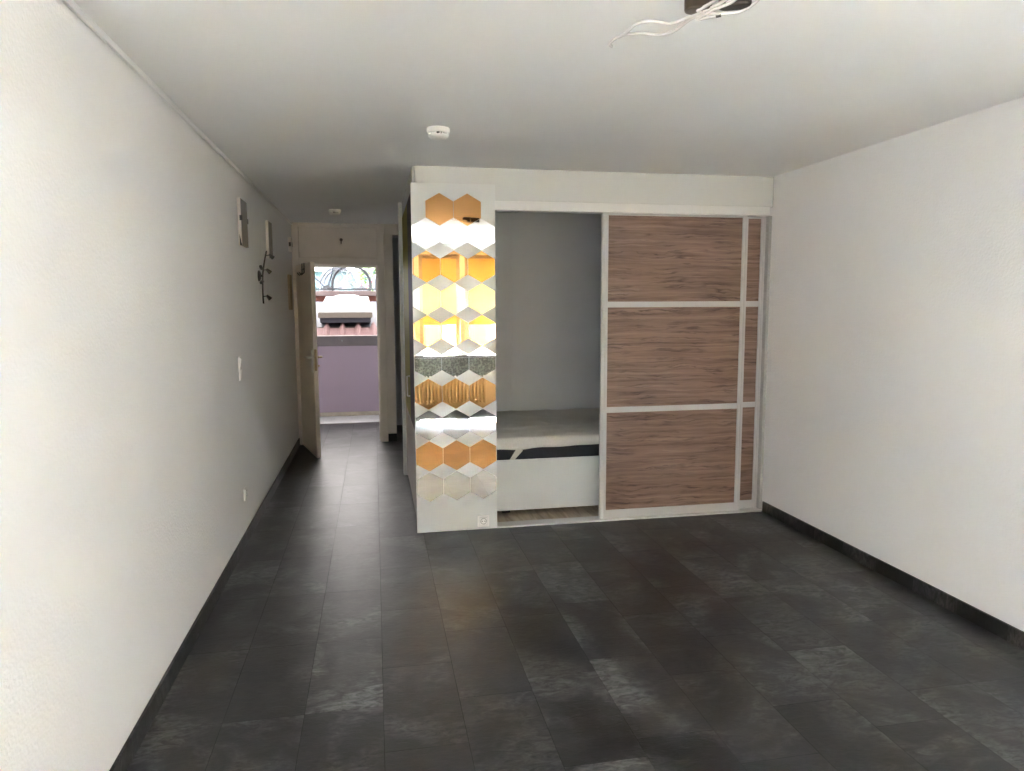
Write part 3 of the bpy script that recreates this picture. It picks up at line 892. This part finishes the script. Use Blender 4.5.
ZT = 1.60
def bicycle(px_wheel, y, d, frame, tyre, label, seen=0):
    """d = +1: the bike faces left, -1 it faces right; seen: 0 places its front wheel, 1 its rear wheel"""
    x0 = at_plane(px_wheel, 285, y).x - seen * d * 1.05
    t = thing('bicycle', label, 'bicycle', (x0, y, ZT), group='bicycles parked on the terrace')
    R = .365; WB = 1.05
    for k in (0, 1):
        c = Vector((d * WB * k, 0, R + .016))
        w = MB()
        ring = [c + Vector((R * math.cos(a), 0, R * math.sin(a))) for a in [2 * math.pi * i / 48 for i in range(48)]]
        w.tube(ring, .022, 10, closed=True)
        wo = w.build('wheel', M[tyre], t, 60)
        w = MB()
        ring = [c + Vector(((R - .028) * math.cos(a), 0, (R - .028) * math.sin(a))) for a in [2 * math.pi * i / 48 for i in range(48)]]
        w.tube(ring, .010, 8, closed=True)
        w.build('rim', M['spoke'], wo, 60)
        w = MB()
        for i in range(20):
            a = 2 * math.pi * i / 20
            w.tube([c + Vector((.02 * math.cos(a + .6), .025 * (-1) ** i, .02 * math.sin(a + .6))), c + Vector(((R - .03) * math.cos(a), 0, (R - .03) * math.sin(a)))], .0022, 4)
        w.tube([c + Vector((0, -.05, 0)), c + Vector((0, .05, 0))], .018, 10)
        w.build('spokes', M['spoke'], wo)
    P = lambda a, b: Vector((d * a, 0, b))
    hub0, hub1, bb, seat, head, head2 = P(0, R), P(WB, R), P(.60, .29), P(.74, .80), P(.20, .86), P(.17, .74)
    mb = MB()
    mb.tube([head2, bb], .020, 10); mb.tube([head, seat], .017, 10); mb.tube([bb, seat + P(.035, .1)], .017, 10); mb.tube([head + P(-.01, .04), head2 + P(.01, -.02)], .020, 10)
    for s in (-1, 1):
        o_ = Vector((0, s * .06, 0))
        mb.tube([hub1 + o_, bb + o_ * .5], .010, 8); mb.tube([hub1 + o_, seat + o_ * .3], .009, 8)
    mb.build('frame', M[frame], t, 50)
    mb = MB()
    for s in (-1, 1):
        o_ = Vector((0, s * .055, 0))
        mb.tube([hub0 + o_, P(.10, .58) + o_, head2 + o_ * .4], .013, 8)
    mb.build('fork', M['framegrey'], t, 50)
    h = head + P(-.03, .16)
    MB().tube([head, h]).build('stem', M['steel'], t, 50) if False else MB().tube([head, h], .014, 8).build('stem', M['steel'], t, 50)
    MB().tube([h + Vector((d * .10, -.30, .03)), h + Vector((0, -.14, .04)), h, h + Vector((0, .14, .04)), h + Vector((d * .10, .30, .03))], .012, 8, 4).build('handlebar', M['tyre'], t, 50)
    sp_ = seat + P(.045, .14)
    MB().box(sp_.x - .13, -.07, sp_.z - .02, sp_.x + .13, .07, sp_.z + .03, .02, 3).build('saddle', M['tyre'], t, 50)
    MB().lathe([(0, 0), (.09, 0), (.09, .006), (0, .006)], 24, Matrix.Translation(bb + Vector((0, -.05, 0))) @ Matrix.Rotation(math.pi / 2, 4, 'X')).build('chainring', M['steel'], t, 50)
    for sg in (-1, 1):
        MB().tube([bb + Vector((0, sg * .065, 0)), bb + Vector((-sg * .10, sg * .075, sg * .13)), bb + Vector((-sg * .10, sg * .16, sg * .13))], .011, 8).build('crank_arm', M['steel'], t, 50)
    return t
bicycle(351.5, YT + .40, 1, 'framedark', 'tyre', 'dark bicycle with black tyres, nearest on the terrace outside', 1)
bicycle(338.5, YT + 1.06, -1, 'framegrey', 'tyrewhite', 'silver bicycle with pale tyres behind the dark one outside', 1)
bicycle(392.0, YT + 1.74, -1, 'framered', 'tyre', 'red bicycle at the back of the parked row outside', 0)

bu = thing('bush', 'bright green bush behind the parked bicycles', 'bush', (.1, 16.4, ZT))
mb = MB()
for k in range(340):
    a, b, r = random.uniform(0, 6.28), random.uniform(-1.2, 1.5), random.uniform(.2, .62)
    c = Vector((r * math.cos(a) * math.cos(b) * 1.2, r * math.sin(a) * math.cos(b), .55 + r * math.sin(b)))
    u = Vector((random.uniform(-1, 1), random.uniform(-1, 1), random.uniform(-.6, 1))).normalized() * .09
    w = u.cross(Vector((random.uniform(-1, 1), random.uniform(-1, 1), random.uniform(-1, 1)))).normalized() * .035
    mb.bm.faces.new([mb.bm.verts.new(p) for p in (c - u, c + w, c + u, c - w)])
mb.build('foliage', M['leaf'], bu)
MB().tube([(0, 0, 0), (.02, 0, .3), (0, .02, .6)], .03, 8).build('stem', M['housebrown'], bu, 40)

# ------------------------------------------------------------------ house across the street, behind the camera (only seen mirrored)
hs = thing('opposite_house', 'pink and yellow house across the street, mirrored in the hexagon tiles', 'house', (1.0, -10, -3.2))
MB().box(-12, -6, 0, 12, 0, 10.2).build('house_wall', M['housepink'], hs)
MB().prism([(-6.3, 10.2), (.3, 10.2), (-3, 11.0)], 0, -12.3, 12.3).build('roof', M['terracotta'], hs)
for k in range(7):
    x = -5.9 + k * 1.25
    MB().box(x, .0, 2.8, x + .42, .05, 4.3).build('pilaster', M['houseyellow'], hs)
    f = MB().box(x + .60, .0, 3.2, x + 1.12, .06, 4.25).build('window', M['domewhite'], hs)
    MB().box(x + .66, .06, 3.26, x + 1.06, .07, 4.18).build('shutter', M['housebrown'], f)

# ------------------------------------------------------------------ light: sky and sun
SKY, SKY_DIM, SUN, EXPO = 22.0, .0195, 60.0, 4.77
wd = bpy.data.worlds.new('sky'); scn.world = wd; wd.use_nodes = True
nt = wd.node_tree; bgn = nt.nodes['Background']
tc = nt.nodes.new('ShaderNodeTexCoord'); sx = nt.nodes.new('ShaderNodeSeparateXYZ')
nt.links.new(tc.outputs['Generated'], sx.inputs[0])
sr = nt.nodes.new('ShaderNodeValToRGB')     # bright sunny half of the sky behind the camera, dim half beyond the entrance
mr = nt.nodes.new('ShaderNodeMapRange'); mr.inputs['From Min'].default_value = -1; mr.inputs['From Max'].default_value = 1
nt.links.new(sx.outputs['Y'], mr.inputs['Value'])
for e, (p, v) in zip((sr.color_ramp.elements[0], sr.color_ramp.elements.new(.38), sr.color_ramp.elements[-1]), ((0, 1.0), (.38, .8), (.47, SKY_DIM))):
    e.position = p; e.color = (v, v, v, 1)
nt.links.new(mr.outputs[0], sr.inputs['Fac'])
mul = nt.nodes.new('ShaderNodeMath'); mul.operation = 'MULTIPLY'; mul.inputs[1].default_value = SKY
nt.links.new(sr.outputs['Color'], mul.inputs[0])
cr = nt.nodes.new('ShaderNodeValToRGB')
cr.color_ramp.elements[0].position = .35; cr.color_ramp.elements[0].color = (.82, .905, 1.03, 1)
cr.color_ramp.elements[1].position = .5; cr.color_ramp.elements[1].color = (1.0, .945, .91, 1)
nt.links.new(mr.outputs[0], cr.inputs['Fac'])
nt.links.new(cr.outputs['Color'], bgn.inputs['Color']); nt.links.new(mul.outputs[0], bgn.inputs['Strength'])
sd_ = bpy.data.lights.new('sun', 'SUN'); sd_.energy = SUN; sd_.angle = .01; sd_.color = (1.0, .985, .96)
so = bpy.data.objects.new('sun', sd_); COL.objects.link(so)
so.rotation_euler = Vector((-.13, 1.0, -1.0)).to_track_quat('-Z', 'Y').to_euler()

# ------------------------------------------------------------------ colour management and sampling quality
vs = scn.view_settings
scn.display_settings.display_device = 'sRGB'
vs.view_transform = 'Standard'; vs.look = 'None'; vs.gamma = 1.0; vs.use_curve_mapping = False
vs.exposure = EXPO
cy_ = scn.cycles
cy_.max_bounces = 14; cy_.diffuse_bounces = 7; cy_.glossy_bounces = 6; cy_.transparent_max_bounces = 12
cy_.caustics_reflective = False; cy_.caustics_refractive = False
cy_.sample_clamp_indirect = 10.0
cy_.use_denoising = True
cy_.use_guiding = True
